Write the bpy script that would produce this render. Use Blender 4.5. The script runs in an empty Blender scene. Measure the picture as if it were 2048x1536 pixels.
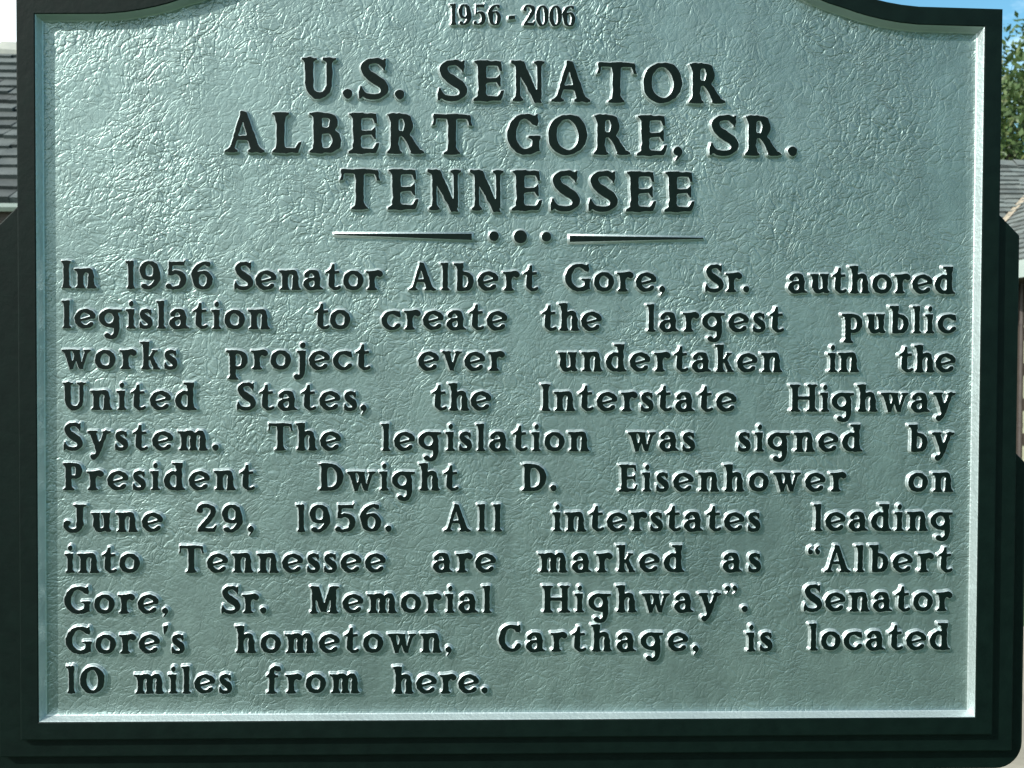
import bpy, bmesh, math, random
import numpy as np
from mathutils import Vector, Matrix
from mathutils.geometry import tessellate_polygon

random.seed(4); RNG = np.random.default_rng(4)
scene = bpy.context.scene
COL = scene.collection
ZS = 1.55                                  # height of the marker's origin above the ground

# ---------------------------------------------------------------- camera
cam_data = bpy.data.cameras.new('camera'); cam = bpy.data.objects.new('camera', cam_data); COL.objects.link(cam)
scene.camera = cam
cam_data.sensor_fit = 'HORIZONTAL'; cam_data.sensor_width = 36.0; cam_data.lens = 36.0 * 2100 / 2048
cam_data.dof.use_dof = True; cam_data.dof.focus_distance = 1.16; cam_data.dof.aperture_fstop = 18
cam_data.clip_start = .05; cam_data.clip_end = 600
def cam_axes(p, y, r):
    Rx = Matrix(((1, 0, 0), (0, math.cos(p), -math.sin(p)), (0, math.sin(p), math.cos(p))))
    Rz = Matrix(((math.cos(y), -math.sin(y), 0), (math.sin(y), math.cos(y), 0), (0, 0, 1)))
    Ry = Matrix(((math.cos(r), 0, math.sin(r)), (0, 1, 0), (-math.sin(r), 0, math.cos(r))))
    M = Rz @ Rx @ Ry                       # columns: right, forward, up
    return Matrix((M.col[0], M.col[2], -M.col[1])).transposed()
cam.matrix_world = Matrix.Translation((-.03451, -1.15454, ZS + .00285)) @ cam_axes(-.02209, -.02804, -.00419).to_4x4()

# ---------------------------------------------------------------- light
TO_SUN = Vector((-1.6, -1.0, 1.3)).normalized()
sun_d = bpy.data.lights.new('sun', 'SUN'); sun = bpy.data.objects.new('sun', sun_d); COL.objects.link(sun)
sun_d.energy = 5.0; sun_d.angle = math.radians(.53); sun_d.color = (1.0, .965, .90)
sun.rotation_euler = TO_SUN.to_track_quat('Z', 'Y').to_euler(); sun.location = TO_SUN * 30
world = bpy.data.worlds.new('World'); scene.world = world; world.use_nodes = True
def build_world():
    nt = world.node_tree; N = nt.nodes; N.clear(); L = nt.links
    out = N.new('ShaderNodeOutputWorld'); bg = N.new('ShaderNodeBackground'); L.new(bg.outputs[0], out.inputs[0])
    sky = N.new('ShaderNodeTexSky'); sky.sky_type = 'NISHITA'; sky.sun_disc = False
    sky.sun_elevation = math.asin(TO_SUN.z); sky.sun_rotation = math.atan2(TO_SUN.x, TO_SUN.y)
    sky.air_density = 1.0; sky.dust_density = .6; sky.ozone_density = .2
    tc = N.new('ShaderNodeTexCoord'); mp = N.new('ShaderNodeMapping'); L.new(tc.outputs['Generated'], mp.inputs[0])
    mp.inputs['Scale'].default_value = (1, 1, 2.2); mp.inputs['Location'].default_value = (.35, .1, .2)
    ns = N.new('ShaderNodeTexNoise'); ns.inputs['Scale'].default_value = 2.6; ns.inputs['Detail'].default_value = 7; ns.inputs['Roughness'].default_value = .58
    L.new(mp.outputs[0], ns.inputs[0])
    cr = N.new('ShaderNodeValToRGB'); cr.color_ramp.elements[0].position = .43; cr.color_ramp.elements[1].position = .62
    sp = N.new('ShaderNodeSeparateXYZ'); L.new(tc.outputs['Generated'], sp.inputs[0])          # a cloud bank fills the left of the sky
    sm = N.new('ShaderNodeMath'); sm.operation = 'MULTIPLY_ADD'; L.new(sp.outputs[0], sm.inputs[0]); sm.inputs[1].default_value = -.28; L.new(ns.outputs[0], sm.inputs[2])
    L.new(sm.outputs[0], cr.inputs[0])
    mx = N.new('ShaderNodeMix'); mx.data_type = 'RGBA'
    tint = N.new('ShaderNodeMix'); tint.data_type = 'RGBA'; tint.blend_type = 'MULTIPLY'; tint.inputs[0].default_value = 1
    L.new(sky.outputs[0], tint.inputs[6]); tint.inputs[7].default_value = (.74, 1.28, 1.32, 1)
    L.new(cr.outputs[0], mx.inputs[0]); L.new(tint.outputs[2], mx.inputs[6]); mx.inputs[7].default_value = (15.0, 16.5, 16.8, 1)
    L.new(mx.outputs[2], bg.inputs[0]); bg.inputs[1].default_value = .11
build_world()
scene.view_settings.view_transform = 'Standard'; scene.view_settings.look = 'None'
scene.view_settings.exposure = .28; scene.view_settings.gamma = 1; scene.view_settings.use_curve_mapping = False

# ---------------------------------------------------------------- helpers
def link(name, me, mats, parent=None):
    o = bpy.data.objects.new(name, me); COL.objects.link(o)
    for m in (mats if isinstance(mats, (list, tuple)) else [mats]):
        if m: me.materials.append(m)
    if parent: o.parent = parent
    return o
def mesh(name, verts, faces, mats, parent=None, mi=None, smooth=None):
    me = bpy.data.meshes.new(name); me.from_pydata([tuple(map(float, v)) for v in verts], [], [tuple(map(int, f)) for f in faces])
    if mi is not None: me.polygons.foreach_set('material_index', mi)
    if smooth is not None: me.polygons.foreach_set('use_smooth', smooth if isinstance(smooth, (list, tuple)) else [smooth] * len(faces))
    me.update(); return link(name, me, mats, parent)
def empty(name, loc=(0, 0, 0), parent=None):
    o = bpy.data.objects.new(name, None); COL.objects.link(o); o.location = loc; o.empty_display_size = .1
    if parent: o.parent = parent
    return o
def tag(o, label, cat, group=None):
    o['label'] = label; o['category'] = cat
    if group: o['group'] = group
    return o
class MB:
    def __init__(s): s.v = []; s.f = []; s.t = []
    def add(s, vs, fs, tone=0.5):
        b = len(s.v); s.v += list(vs); s.f += [tuple(i + b for i in f) for f in fs]; s.t += [tone] * len(fs)
    def box(s, x0, x1, y0, y1, z0, z1, tone=.5):
        s.add([(x0, y0, z0), (x1, y0, z0), (x1, y1, z0), (x0, y1, z0), (x0, y0, z1), (x1, y0, z1), (x1, y1, z1), (x0, y1, z1)],
              [(0, 3, 2, 1), (4, 5, 6, 7), (0, 1, 5, 4), (1, 2, 6, 5), (2, 3, 7, 6), (3, 0, 4, 7)], tone)
    def tube(s, a, b, r0, r1, n=12, tone=.5):
        a = Vector(a); b = Vector(b); d = (b - a).normalized(); u = d.orthogonal().normalized(); w = d.cross(u)
        ring = lambda p, r: [tuple(p + (u * math.cos(2 * math.pi * k / n) + w * math.sin(2 * math.pi * k / n)) * r) for k in range(n)]
        s.add(ring(a, r0) + ring(b, r1), [(k, (k + 1) % n, n + (k + 1) % n, n + k) for k in range(n)] + [tuple(range(n - 1, -1, -1)), tuple(range(n, 2 * n))], tone)
    def build(s, name, mats, parent=None, bevel=0, smooth=False):
        o = mesh(name, s.v, s.f, mats, parent, smooth=smooth)
        at = o.data.attributes.new('tone', 'FLOAT', 'FACE'); at.data.foreach_set('value', s.t)
        if bevel:
            m = o.modifiers.new('bevel', 'BEVEL'); m.width = bevel; m.segments = 2; m.limit_method = 'ANGLE'
        return o

class NT:
    """small node-material builder"""
    def __init__(s, name):
        s.m = bpy.data.materials.new(name); s.m.use_nodes = True; s.t = s.m.node_tree; s.p = s.t.nodes['Principled BSDF']
    def n(s, typ, **kw):
        q = s.t.nodes.new('ShaderNode' + typ)
        for k, v in kw.items(): setattr(q, k, v)
        return q
    def l(s, a, b): s.t.links.new(a, b)
    def math(s, op, a, b=None, clamp=False):
        q = s.n('Math', operation=op, use_clamp=clamp)
        for i, v in enumerate((a, b)):
            if v is None: continue
            if isinstance(v, (int, float)): q.inputs[i].default_value = v
            else: s.l(v, q.inputs[i])
        return q.outputs[0]
    def vmath(s, op, a, b):
        q = s.n('VectorMath', operation=op)
        for i, v in enumerate((a, b)):
            if isinstance(v, (tuple, list)): q.inputs[i].default_value = v
            elif op == 'SCALE' and i == 1:
                if isinstance(v, (int, float)): q.inputs['Scale'].default_value = v
                else: s.l(v, q.inputs['Scale'])
            else: s.l(v, q.inputs[i])
        return q.outputs[0]
    def noise(s, vec, scale, detail=3, rough=.5, dist=0.0, out=0):
        q = s.n('TexNoise'); q.inputs['Scale'].default_value = scale; q.inputs['Detail'].default_value = detail
        q.inputs['Roughness'].default_value = rough; q.inputs['Distortion'].default_value = dist; s.l(vec, q.inputs['Vector']); return q.outputs[out]
    def ramp(s, fac, *stops):
        q = s.n('ValToRGB'); e = q.color_ramp.elements
        while len(e) < len(stops): e.new(.5)
        for k, (p, c) in enumerate(stops):
            e[k].position = p; e[k].color = (*c, 1) if isinstance(c, (tuple, list)) else (c, c, c, 1)
        s.l(fac, q.inputs[0]); return q.outputs[0]
    def maprange(s, v, a, b, c, d):
        q = s.n('MapRange'); s.l(v, q.inputs[0])
        for i, x in enumerate((a, b, c, d)): q.inputs[i + 1].default_value = x
        return q.outputs[0]
    def set(s, **kw):
        for k, v in kw.items():
            i = s.p.inputs[k.replace('_', ' ')]
            if isinstance(v, (int, float)): i.default_value = v
            elif isinstance(v, tuple): i.default_value = (*v, 1) if len(v) == 3 else v
            else: s.l(v, i)
    def bump(s, h, strength, dist):
        b = s.n('Bump'); b.inputs['Strength'].default_value = strength; b.inputs['Distance'].default_value = dist
        s.l(h, b.inputs['Height']); s.l(b.outputs[0], s.p.inputs['Normal'])
    def obj(s): return s.n('TexCoord').outputs['Object']
    def attr(s, name): return s.n('Attribute', attribute_name=name).outputs['Fac']

# ---------------------------------------------------------------- materials
def silver(name, wrinkle):
    """aluminium paint; the panel carries a cast leather grain"""
    q = NT(name); co = q.n('NewGeometry').outputs['Position']
    big = q.noise(co, 7.0, 3, .55)
    tone = q.ramp(big, (.3, (.168, .236, .224)), (.7, (.208, .280, .264))) if wrinkle else q.ramp(big, (.3, (.40, .47, .47)), (.7, (.47, .54, .535)))  # flank and rim-wall copy is lightened: sunlit edges painted into the base colour
    q.set(Base_Color=tone, Metallic=.72)
    if wrinkle:                              # handling marks, dust and faint run stains in the paint
        st = q.n('Mapping'); st.inputs['Scale'].default_value = (26, 26, 4); q.l(co, st.inputs[0])
        g1 = q.maprange(q.noise(st.outputs[0], 1.0, 4, .6), .35, .7, 1.06, .86); g2 = q.maprange(q.noise(co, 55, 4, .65), .35, .72, 1.06, .84)
        mm = q.n('Mix', data_type='RGBA', blend_type='MULTIPLY'); mm.inputs[0].default_value = 1; q.l(tone, mm.inputs[6]); q.l(q.math('MULTIPLY', g1, g2), mm.inputs[7])
        q.set(Base_Color=mm.outputs[2])
    fine = q.noise(co, 900, 2, .6)
    q.set(Roughness=q.math('ADD', q.math('MULTIPLY', fine, .14), .38))
    if wrinkle:
        # domain warp so that creases wander
        def warp(vec, sc, amt, det=2):
            wv = q.n('TexNoise'); wv.inputs['Scale'].default_value = sc; wv.inputs['Detail'].default_value = det; q.l(vec, wv.inputs['Vector'])
            return q.vmath('ADD', vec, q.vmath('SCALE', q.vmath('SUBTRACT', wv.outputs['Color'], (.5, .5, .5)), amt))
        p = warp(warp(co, 16, .032), 75, .010, 3)
        def vor(vec, scale, lo, hi):
            v = q.n('TexVoronoi', feature='DISTANCE_TO_EDGE'); v.inputs['Scale'].default_value = scale; v.inputs['Randomness'].default_value = 1
            q.l(vec, v.inputs['Vector']); m = q.n('MapRange', interpolation_type='SMOOTHSTEP'); q.l(v.outputs['Distance'], m.inputs[0])
            m.inputs[1].default_value = lo; m.inputs[2].default_value = hi; return m.outputs[0]
        def rot(vec, ang, sc):
            m = q.n('Mapping', vector_type='TEXTURE'); m.inputs['Rotation'].default_value = (0, ang, 0); m.inputs['Scale'].default_value = sc; q.l(vec, m.inputs[0]); return m.outputs[0]
        def mix(a, b, f):
            m = q.n('Mix'); q.l(f, m.inputs[0]); q.l(a, m.inputs[2]); q.l(b, m.inputs[3]); return m.outputs[0]
        def crease(vec, sc, wid):            # thin valleys along the zero line of a smooth noise
            m = q.n('MapRange', interpolation_type='SMOOTHSTEP'); q.l(q.math('ABSOLUTE', q.math('SUBTRACT', q.noise(vec, sc, 1.5, .5), .5)), m.inputs[0])
            m.inputs[1].default_value = 0; m.inputs[2].default_value = wid; return m.outputs[0]
        sel = q.ramp(q.noise(co, 8, 2, .5), (.42, 0.0), (.58, 1.0))
        pa = rot(p, math.radians(-60), (1, 1, .6)); pb = rot(p, math.radians(-15), (1, 1, .66))
        c1 = mix(vor(pa, 48, 0, .11), vor(pb, 50, 0, .11), sel)          # long creases
        c2 = mix(crease(pb, 70, .06), crease(pa, 66, .06), sel)           # branching folds
        c3 = mix(vor(pb, 100, 0, .14), vor(pa, 104, 0, .14), sel)          # grain between them
        amp = q.maprange(q.noise(co, 9, 2, .5), .36, .62, .3, 1.1)
        sx = q.n('SeparateXYZ'); q.l(co, sx.inputs[0]); amp = q.math('MULTIPLY', amp, q.maprange(sx.outputs[2], 1.15, 1.85, .42, 1.05))   # cast calmer lower down
        h = q.math('ADD', q.math('MULTIPLY', c1, .5), q.math('MULTIPLY', c2, .5))
        h = q.math('ADD', h, q.math('MULTIPLY', c3, .25))
        h = q.math('ADD', q.math('MULTIPLY', h, amp), q.math('MULTIPLY', q.noise(co, 190, 3, .55), .4))
        q.bump(h, WRINKLE, .0014)
    else:
        q.bump(q.noise(co, 230, 3, .6), .5, .0012)
    return q.m
WRINKLE = .58
M_PANEL = silver('cast_silver_paint', True)
M_SILVER_LIT = silver('sunlit_silver_paint', False)
def black():
    q = NT('black_enamel'); co = q.n('NewGeometry').outputs['Position']
    q.set(Base_Color=q.ramp(q.noise(co, 60, 3), (.3, (.0008, .005, .0038)), (.75, (.002, .008, .006))), Roughness=q.math('ADD', q.math('MULTIPLY', q.noise(co, 180, 3), .2), .44))
    q.p.inputs['Specular IOR Level'].default_value = .11
    q.bump(q.noise(co, 120, 4, .6), .35, .0010)
    return q.m
M_BLACK = black()
def plain(name, c0, c1, scale, rough=.7, bump=.3, bd=.01, tone=None):
    q = NT(name); co = q.obj(); n = q.noise(co, scale, 5, .6); c = q.ramp(n, (.3, c0), (.7, c1))
    if tone is not None:
        m = q.n('Mix', data_type='RGBA', blend_type='MULTIPLY'); m.inputs[0].default_value = 1; q.l(c, m.inputs[6])
        q.l(q.maprange(q.attr('tone'), 0, 1, 1 - tone, 1 + tone), m.inputs[7]); c = m.outputs[2]
    q.set(Base_Color=c, Roughness=rough); q.bump(n, bump, bd); return q.m
M_SHAKE = plain('weathered_shingle', (.036, .046, .045), (.066, .077, .073), 9, .85, .5, .01, .35)
M_SHAKE2 = plain('pale_weathered_shingle', (.082, .10, .096), (.14, .155, .143), 8, .85, .5, .01, .3)
M_CAP = plain('ridge_tile', (.17, .185, .175), (.30, .30, .25), 5, .8, .4, .01, .3)
M_BROWN = plain('dark_brown_boards', (.030, .024, .018), (.055, .042, .032), 12, .7, .4, .01)
M_WHITE = plain('pale_painted_wood', (.30, .36, .335), (.36, .42, .39), 15, .5, .1, .005)
M_CREAM = plain('cream_blind', (.30, .32, .22), (.38, .39, .28), 4, .6, .1, .005)
M_TAN = plain('tan_metal', (.28, .235, .17), (.37, .315, .235), 14, .55, .2, .004)
M_PIPE = plain('grey_brown_pipe', (.05, .041, .038), (.072, .06, .054), 14, .5, .2, .004)
M_BARK = plain('bark', (.06, .05, .04), (.12, .10, .08), 20, .9, .8, .03)
M_GROUND = plain('lawn', (.026, .055, .014), (.045, .085, .024), 3.0, .95, .6, .04)
M_PATH = plain('concrete', (.20, .182, .142), (.27, .245, .19), 6, .9, .25, .004)
def leaf():
    q = NT('leaf_green'); c = q.ramp(q.attr('tone'), (.0, (.035, .075, .022)), (.6, (.075, .125, .035)), (1.0, (.14, .16, .055)))
    q.set(Base_Color=c, Roughness=.5); q.p.inputs['Subsurface Weight'].default_value = 0
    tr = q.n('BsdfTranslucent'); q.l(c, tr.inputs[0]); mx = q.n('MixShader'); mx.inputs[0].default_value = .3
    q.l(q.p.outputs[0], mx.inputs[1]); q.l(tr.outputs[0], mx.inputs[2]); q.l(mx.outputs[0], q.t.nodes['Material Output'].inputs[0]); return q.m
M_LEAF = leaf()

# ---------------------------------------------------------------- ground
g = mesh('ground', [(-150, -150, 0), (150, -150, 0), (150, 150, 0), (-150, 150, 0)], [(0, 1, 2, 3)], M_GROUND); g['kind'] = 'structure'
g = mesh('path', [(-30, 1.7, .004), (30, 1.7, .004), (30, 4.9, .004), (-30, 4.9, .004)], [(0, 1, 2, 3)], M_PATH); g['kind'] = 'structure'

# ---------------------------------------------------------------- shingled buildings
def shake_roof(mb, org, a, b, nrm, length, slope, expo, thick, wid=(.13, .30), clip=None):
    """courses of overlapping shingles; a runs along the eave, b up the slope"""
    org, a, b, nrm = map(Vector, (org, a, b, nrm)); k = 0; s = 0.0
    while s < slope - .02:
        e = expo * (.93 + .14 * random.random()); x = -random.random() * .2; end = min(s + e * 1.25, slope)
        while x < length:
            w = random.uniform(*wid); x0 = max(x, 0); x1 = min(x + w - .004, length); lo = s + random.gauss(0, .008); x += w
            if clip:
                x0, x1 = clip(x0, x1, lo)
            if x1 - x0 < .01: continue
            t = thick * random.uniform(.75, 1.25); w2 = random.gauss(0, .006)
            P = lambda xx, ss, hh: tuple(org + a * xx + b * ss + nrm * hh)
            mb.add([P(x0, lo, -.02), P(x1, lo + w2, -.02), P(x0, lo, t), P(x1, lo + w2, t), P(x0, end, .004), P(x1, end, .004), P(x0, end, -.02), P(x1, end, -.02)],
                   [(0, 1, 3, 2), (2, 3, 5, 4), (0, 2, 4, 6), (1, 7, 5, 3), (6, 4, 5, 7)], random.random())
        s += e; k += 1
PITCH = math.radians(35.0); cP, sP = math.cos(PITCH), math.sin(PITCH)

def left_house():
    root = tag(empty('shingled_house', (-6.0, 6.4, 0)), 'low house with dark weathered shingle roof and pale ridge, left of the marker', 'house')
    inv = Vector(root.location)
    def sh(mb): mb.v = [tuple(Vector(v) - inv) for v in mb.v]; return mb
    x0, L, y0, z0, SL = -11.0, 9.8, 6.0, 2.60, 3.02
    m = MB(); shake_roof(m, (x0, y0, z0), (1, 0, 0), (0, cP, sP), (0, -sP, cP), L, SL, .175, .036)
    roof = sh(m).build('roof', M_SHAKE, root)
    yr, zr = y0 + SL * cP, z0 + SL * sP
    m = MB(); x = x0
    while x < x0 + L:                                              # overlapping ridge tiles
        w = random.uniform(.22, .34)
        for sgn in (-1, 1):
            dn = .19 + random.gauss(0, .01)
            m.add([(x, yr, zr + .075), (x + w, yr, zr + .06), (x + w, yr + sgn * dn * cP, zr + .06 - dn * sP), (x, yr + sgn * dn * cP, zr + .075 - dn * sP),
                   (x, yr, zr + .04), (x + w, yr, zr + .02), (x + w, yr + sgn * dn * cP, zr + .02 - dn * sP), (x, yr + sgn * dn * cP, zr + .03 - dn * sP)],
                  [(0, 1, 2, 3), (3, 2, 6, 7), (0, 3, 7, 4), (1, 5, 6, 2)], random.random())
        x += w * .93
    sh(m).build('ridge_cap', M_CAP, roof)
    m = MB(); m.add([(x0, yr + 3.0 * cP, zr - 3.0 * sP), (x0 + L, yr + 3.0 * cP, zr - 3.0 * sP), (x0 + L, yr, zr), (x0, yr, zr)], [(0, 1, 2, 3)]); sh(m).build('rear_roof', M_SHAKE, root)
    m = MB(); m.box(x0 + .3, x0 + L - .3, y0 + .45, yr + 2.0, 0, z0 + .28)
    for xe in (x0 + .3, x0 + L - .32): m.add([(xe, y0 + .45, z0 + .28), (xe, yr + 2.0, z0 + .28), (xe, yr, zr - .05), (xe + .02, y0 + .45, z0 + .28), (xe + .02, yr + 2.0, z0 + .28), (xe + .02, yr, zr - .05)], [(0, 1, 2), (5, 4, 3), (0, 2, 5, 3), (1, 4, 5, 2)])
    sh(m).build('wall', M_BROWN, root)
    m = MB(); m.box(x0, x0 + L, y0 + .01, y0 + .04, z0 - .19, z0 - .03); sh(m).build('fascia', M_BROWN, root)
    m = MB()                                                       # half-round gutter
    prof = [(-.07, .0), (-.066, -.025), (-.045, -.05), (-.02, -.05), (.005, -.03), (.005, 0), (0, 0), (0, -.025), (-.02, -.044), (-.043, -.044), (-.06, -.022), (-.064, 0)]
    n = len(prof); vs = [(xx, y0 + p[0], z0 - .015 + p[1]) for xx in (x0, x0 + L) for p in prof]
    m.add(vs, [(k, (k + 1) % n, n + (k + 1) % n, n + k) for k in range(n)]); sh(m).build('gutter', M_WHITE, root)
    m = MB(); m.box(-4.6, -3.4, y0 + .43, y0 + .46, 1.0, 2.0); sh(m).build('window', M_CREAM, root)
left_house()

def right_lodge():
    O = Vector((4.70, 9.15, 2.456)); root = tag(empty('brown_lodge', (O.x, O.y, 0)), 'brown lodge with pale grey shingle roof, projecting wing and white fascia right of the marker', 'building')
    inv = Vector(root.location)
    def sh(mb): mb.v = [tuple(Vector(v) - inv) for v in mb.v]; return mb
    X0 = -6.2; SL = 2.56                                            # main roof: left end, slope length
    m = MB()
    shake_roof(m, O + Vector((X0, 0, 0)), (1, 0, 0), (0, cP, sP), (0, -sP, cP), -X0 + 2.2, SL, .115, .027, (.10, .26),
               clip=lambda a, b, s: (a, min(b, -X0 + s * cP + .02)))
    roof = sh(m).build('roof', M_SHAKE2, root)
    yr, zr = O.y + SL * cP, O.z + SL * sP
    m = MB(); x = X0
    while x < 2.4:
        w = random.uniform(.2, .3)
        m.add([(O.x + x, yr - .14 * cP, zr + .05 - .14 * sP), (O.x + x + w, yr - .14 * cP, zr + .04 - .14 * sP), (O.x + x + w, yr, zr + .04), (O.x + x, yr, zr + .055)], [(0, 1, 2, 3)], random.random())
        m.add([(O.x + x, yr, zr + .055), (O.x + x + w, yr, zr + .04), (O.x + x + w, yr + .14 * cP, zr + .04 - .14 * sP), (O.x + x, yr + .14 * cP, zr + .05 - .14 * sP)], [(0, 1, 2, 3)], random.random()); x += w
    sh(m).build('ridge_cap', M_SHAKE2, roof)
    m = MB(); m.add([(O.x + X0, yr, zr), (O.x + 4.2, yr, zr), (O.x + 4.2, yr + 2.2, zr - 2.2 * sP / cP), (O.x + X0, yr + 2.2, zr - 2.2 * sP / cP)], [(0, 1, 2, 3)]); sh(m).build('rear_roof', M_SHAKE2, root)
    VL = 3.4                                                        # wing projects this far towards the viewer
    m = MB()
    shake_roof(m, O + Vector((0, -VL, 0)), (0, 1, 0), (cP, 0, sP), (-sP, 0, cP), VL + 2.2, SL, .115, .027, (.10, .26),
               clip=lambda a, b, s: (a, min(b, VL + s * cP + .02)))
    wing = sh(m).build('wing_roof', M_SHAKE2, root)
    xr = O.x + SL * cP
    m = MB(); m.add([(xr, O.y - VL, zr), (xr, O.y + 2.1, zr), (xr + 2.1, O.y + 2.1, zr - 2.1 * sP / cP), (xr + 2.1, O.y - VL, zr - 2.1 * sP / cP)], [(0, 3, 2, 1)]); sh(m).build('rear_roof', M_SHAKE2, root)
    m = MB(); t1 = SL * cP                                          # folded valley flashing
    d = .085; h = .028
    a = O + Vector((0, 0, h)); b = O + Vector((t1, t1, t1 * sP / cP + h))
    m.add([tuple(a), tuple(b), tuple(b + Vector((d, 0, d * sP / cP))), tuple(a + Vector((d, 0, d * sP / cP))), tuple(b + Vector((0, d, d * sP / cP)) * .35), tuple(a + Vector((0, d, d * sP / cP)) * .35)],
          [(0, 3, 2, 1), (0, 1, 4, 5)]); sh(m).build('valley_flashing', M_TAN, roof)
    m = MB(); m.box(O.x - .03, O.x - .002, O.y - VL, O.y - .03, O.z - .155, O.z - .002); m.box(O.x + X0, O.x - .03, O.y - .03, O.y - .002, O.z - .155, O.z - .002); sh(m).build('fascia', M_WHITE, root)
    m = MB(); m.box(O.x + .001, O.x + .5, O.y - VL, O.y + .5, O.z - .15, O.z - .13); m.box(O.x + X0, O.x + .0, O.y + .001, O.y + .5, O.z - .15, O.z - .13); sh(m).build('soffit', M_BROWN, root)
    m = MB(); m.box(O.x + .45, O.x + 4.0, O.y - VL + .4, O.y + 3.6, 0, O.z - .14); m.box(O.x + X0 + .4, O.x + .44, O.y + .45, O.y + 3.6, 0, O.z - .14)
    m.add([(O.x + .45, O.y - VL + .4, O.z - .14), (O.x + 3.75, O.y - VL + .4, O.z - .14), (xr, O.y - VL + .4, zr - .08)], [(0, 1, 2)])
    m.add([(O.x + X0 + .4, O.y + .45, O.z - .14), (O.x + X0 + .4, O.y + 3.6, O.z - .14), (O.x + X0 + .4, yr, zr - .08)], [(0, 2, 1)])
    sh(m).build('wall', M_BROWN, root)
    m = MB(); m.tube((O.x + .31, O.y - .600, 0), (O.x + .31, O.y - .600, O.z - .15), .021, .021, 14); m.tube((O.x + .31, O.y - .600, 1.91), (O.x + .31, O.y - .600, 1.95), .024, .024, 14); m.tube((O.x + .31, O.y - .600, .95), (O.x + .31, O.y - .600, .99), .024, .024, 14)
    sh(m).build('downspout', M_PIPE, root, smooth=False)
    m = MB(); xw = O.x + .45; y1, y0 = O.y - .352, O.y - 1.30
    for k in range(6): m.box(xw - .03, xw - .002, y0, y1, .55 + .335 * k - .115, .55 + .335 * k - .005)
    m.box(xw - .034, xw - .003, y1, y1 + .012, .44, 2.25); m.box(xw - .034, xw - .003, y0 - .05, y0, .44, 2.25)
    win = sh(m).build('window', M_BROWN, root)
    for k in range(5):
        m = MB(); m.box(xw - .018, xw - .004, y0, y1, .55 + .335 * k - .004, .55 + .335 * k + .218); sh(m).build('pane', M_CREAM, win)
right_lodge()

# ---------------------------------------------------------------- trees
def tree(loc, H, spread, label, seed, n=46000):
    rr = random.Random(seed); rn = np.random.default_rng(seed)
    root = tag(empty('broadleaf_tree', loc), label, 'tree')
    m = MB(); top = Vector((0, 0, H * .45)); m.tube((0, 0, 0), top, H * .032, H * .02, 12); cl = []
    for k in range(9):
        a = 2 * math.pi * k / 9 + rr.uniform(-.3, .3); r = spread * rr.uniform(.35, .8); e = Vector((r * math.cos(a), r * math.sin(a), H * rr.uniform(.5, .86)))
        st = Vector((0, 0, H * rr.uniform(.25, .45))); mid = st.lerp(e, .5) + Vector((0, 0, .3)); m.tube(st, mid, H * .011, H * .007, 8); m.tube(mid, e, H * .007, H * .002, 8)
        cl.append((e, spread * rr.uniform(.32, .5)))
    for k in range(16):
        a = rr.uniform(0, 6.283); r = spread * rr.uniform(.1, .85); z = rr.uniform(.4, .98); r *= math.sqrt(max(.08, 1 - ((z - .62) / .42) ** 2)); cl.append((Vector((r * math.cos(a), r * math.sin(a), H * z * .97)), spread * rr.uniform(.2, .38)))
    m.build('trunk', M_BARK, root)
    vs = []; fs = []; tn = []
    wts = np.array([c[1] ** 2.2 for c in cl]); wts /= wts.sum()
    for i in rn.choice(len(cl), n, p=wts):
        c, R = cl[i]; d = Vector(rn.normal(size=3)).normalized(); p = c + d * R * (rr.random() ** .45) * (1 + .25 * rr.gauss(0, 1) * .5); p.z -= .1 * R
        u = Vector(rn.normal(size=3)); u.z -= .4; u.normalize(); w = u.orthogonal().normalized(); w.rotate(Matrix.Rotation(rr.uniform(0, 6.28), 3, u)); s = rr.uniform(.05, .095); b = len(vs)
        vs += [tuple(p - u * s), tuple(p + w * s * .45), tuple(p + u * s), tuple(p - w * s * .45)]; fs.append((b, b + 1, b + 2, b + 3)); tn.append(min(1, max(0, rr.gauss(.45, .25))))
    o = mesh('crown', vs, fs, M_LEAF, root); at = o.data.attributes.new('tone', 'FLOAT', 'FACE'); at.data.foreach_set('value', tn)
tree((9.6, 19.5, 0), 7.5, 3.1, 'tall leafy green tree rising behind the grey shingle roof of the brown lodge', 11)

# ---------------------------------------------------------------- cast lettering: outlines drawn in code
GX0, GX1, GY0, GY1, GS = -14.0, 136.0, -52.0, 118.0, 1.0
_gx = np.arange(GX0, GX1 + GS, GS); _gy = np.arange(GY0, GY1 + GS, GS)
PX, PY = np.meshgrid(_gx, _gy)

def sd_poly(pts):
    p = np.array(pts, float); n = len(p)
    d = np.full(PX.shape, 1e9); s = np.ones(PX.shape)
    for i in range(n):
        a = p[i]; b = p[i - 1]
        ex, ey = b - a; wx = PX - a[0]; wy = PY - a[1]
        t = np.clip((wx * ex + wy * ey) / (ex * ex + ey * ey + 1e-12), 0, 1)
        bx = wx - ex * t; by = wy - ey * t
        d = np.minimum(d, bx * bx + by * by)
        c1 = PY >= a[1]; c2 = PY < b[1]; c3 = ex * wy > ey * wx
        flip = (c1 & c2 & c3) | (~c1 & ~c2 & ~c3)
        s = np.where(flip, -s, s)
    return s * np.sqrt(d)

def sd_stroke(pts):
    d = np.full(PX.shape, 1e9)
    for (x0, y0, w0), (x1, y1, w1) in zip(pts[:-1], pts[1:]):
        ex, ey = x1 - x0, y1 - y0
        t = np.clip(((PX - x0) * ex + (PY - y0) * ey) / (ex * ex + ey * ey + 1e-12), 0, 1)
        q = np.hypot(PX - x0 - ex * t, PY - y0 - ey * t) - (w0 + (w1 - w0) * t) / 2
        d = np.minimum(d, q)
    return d

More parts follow.
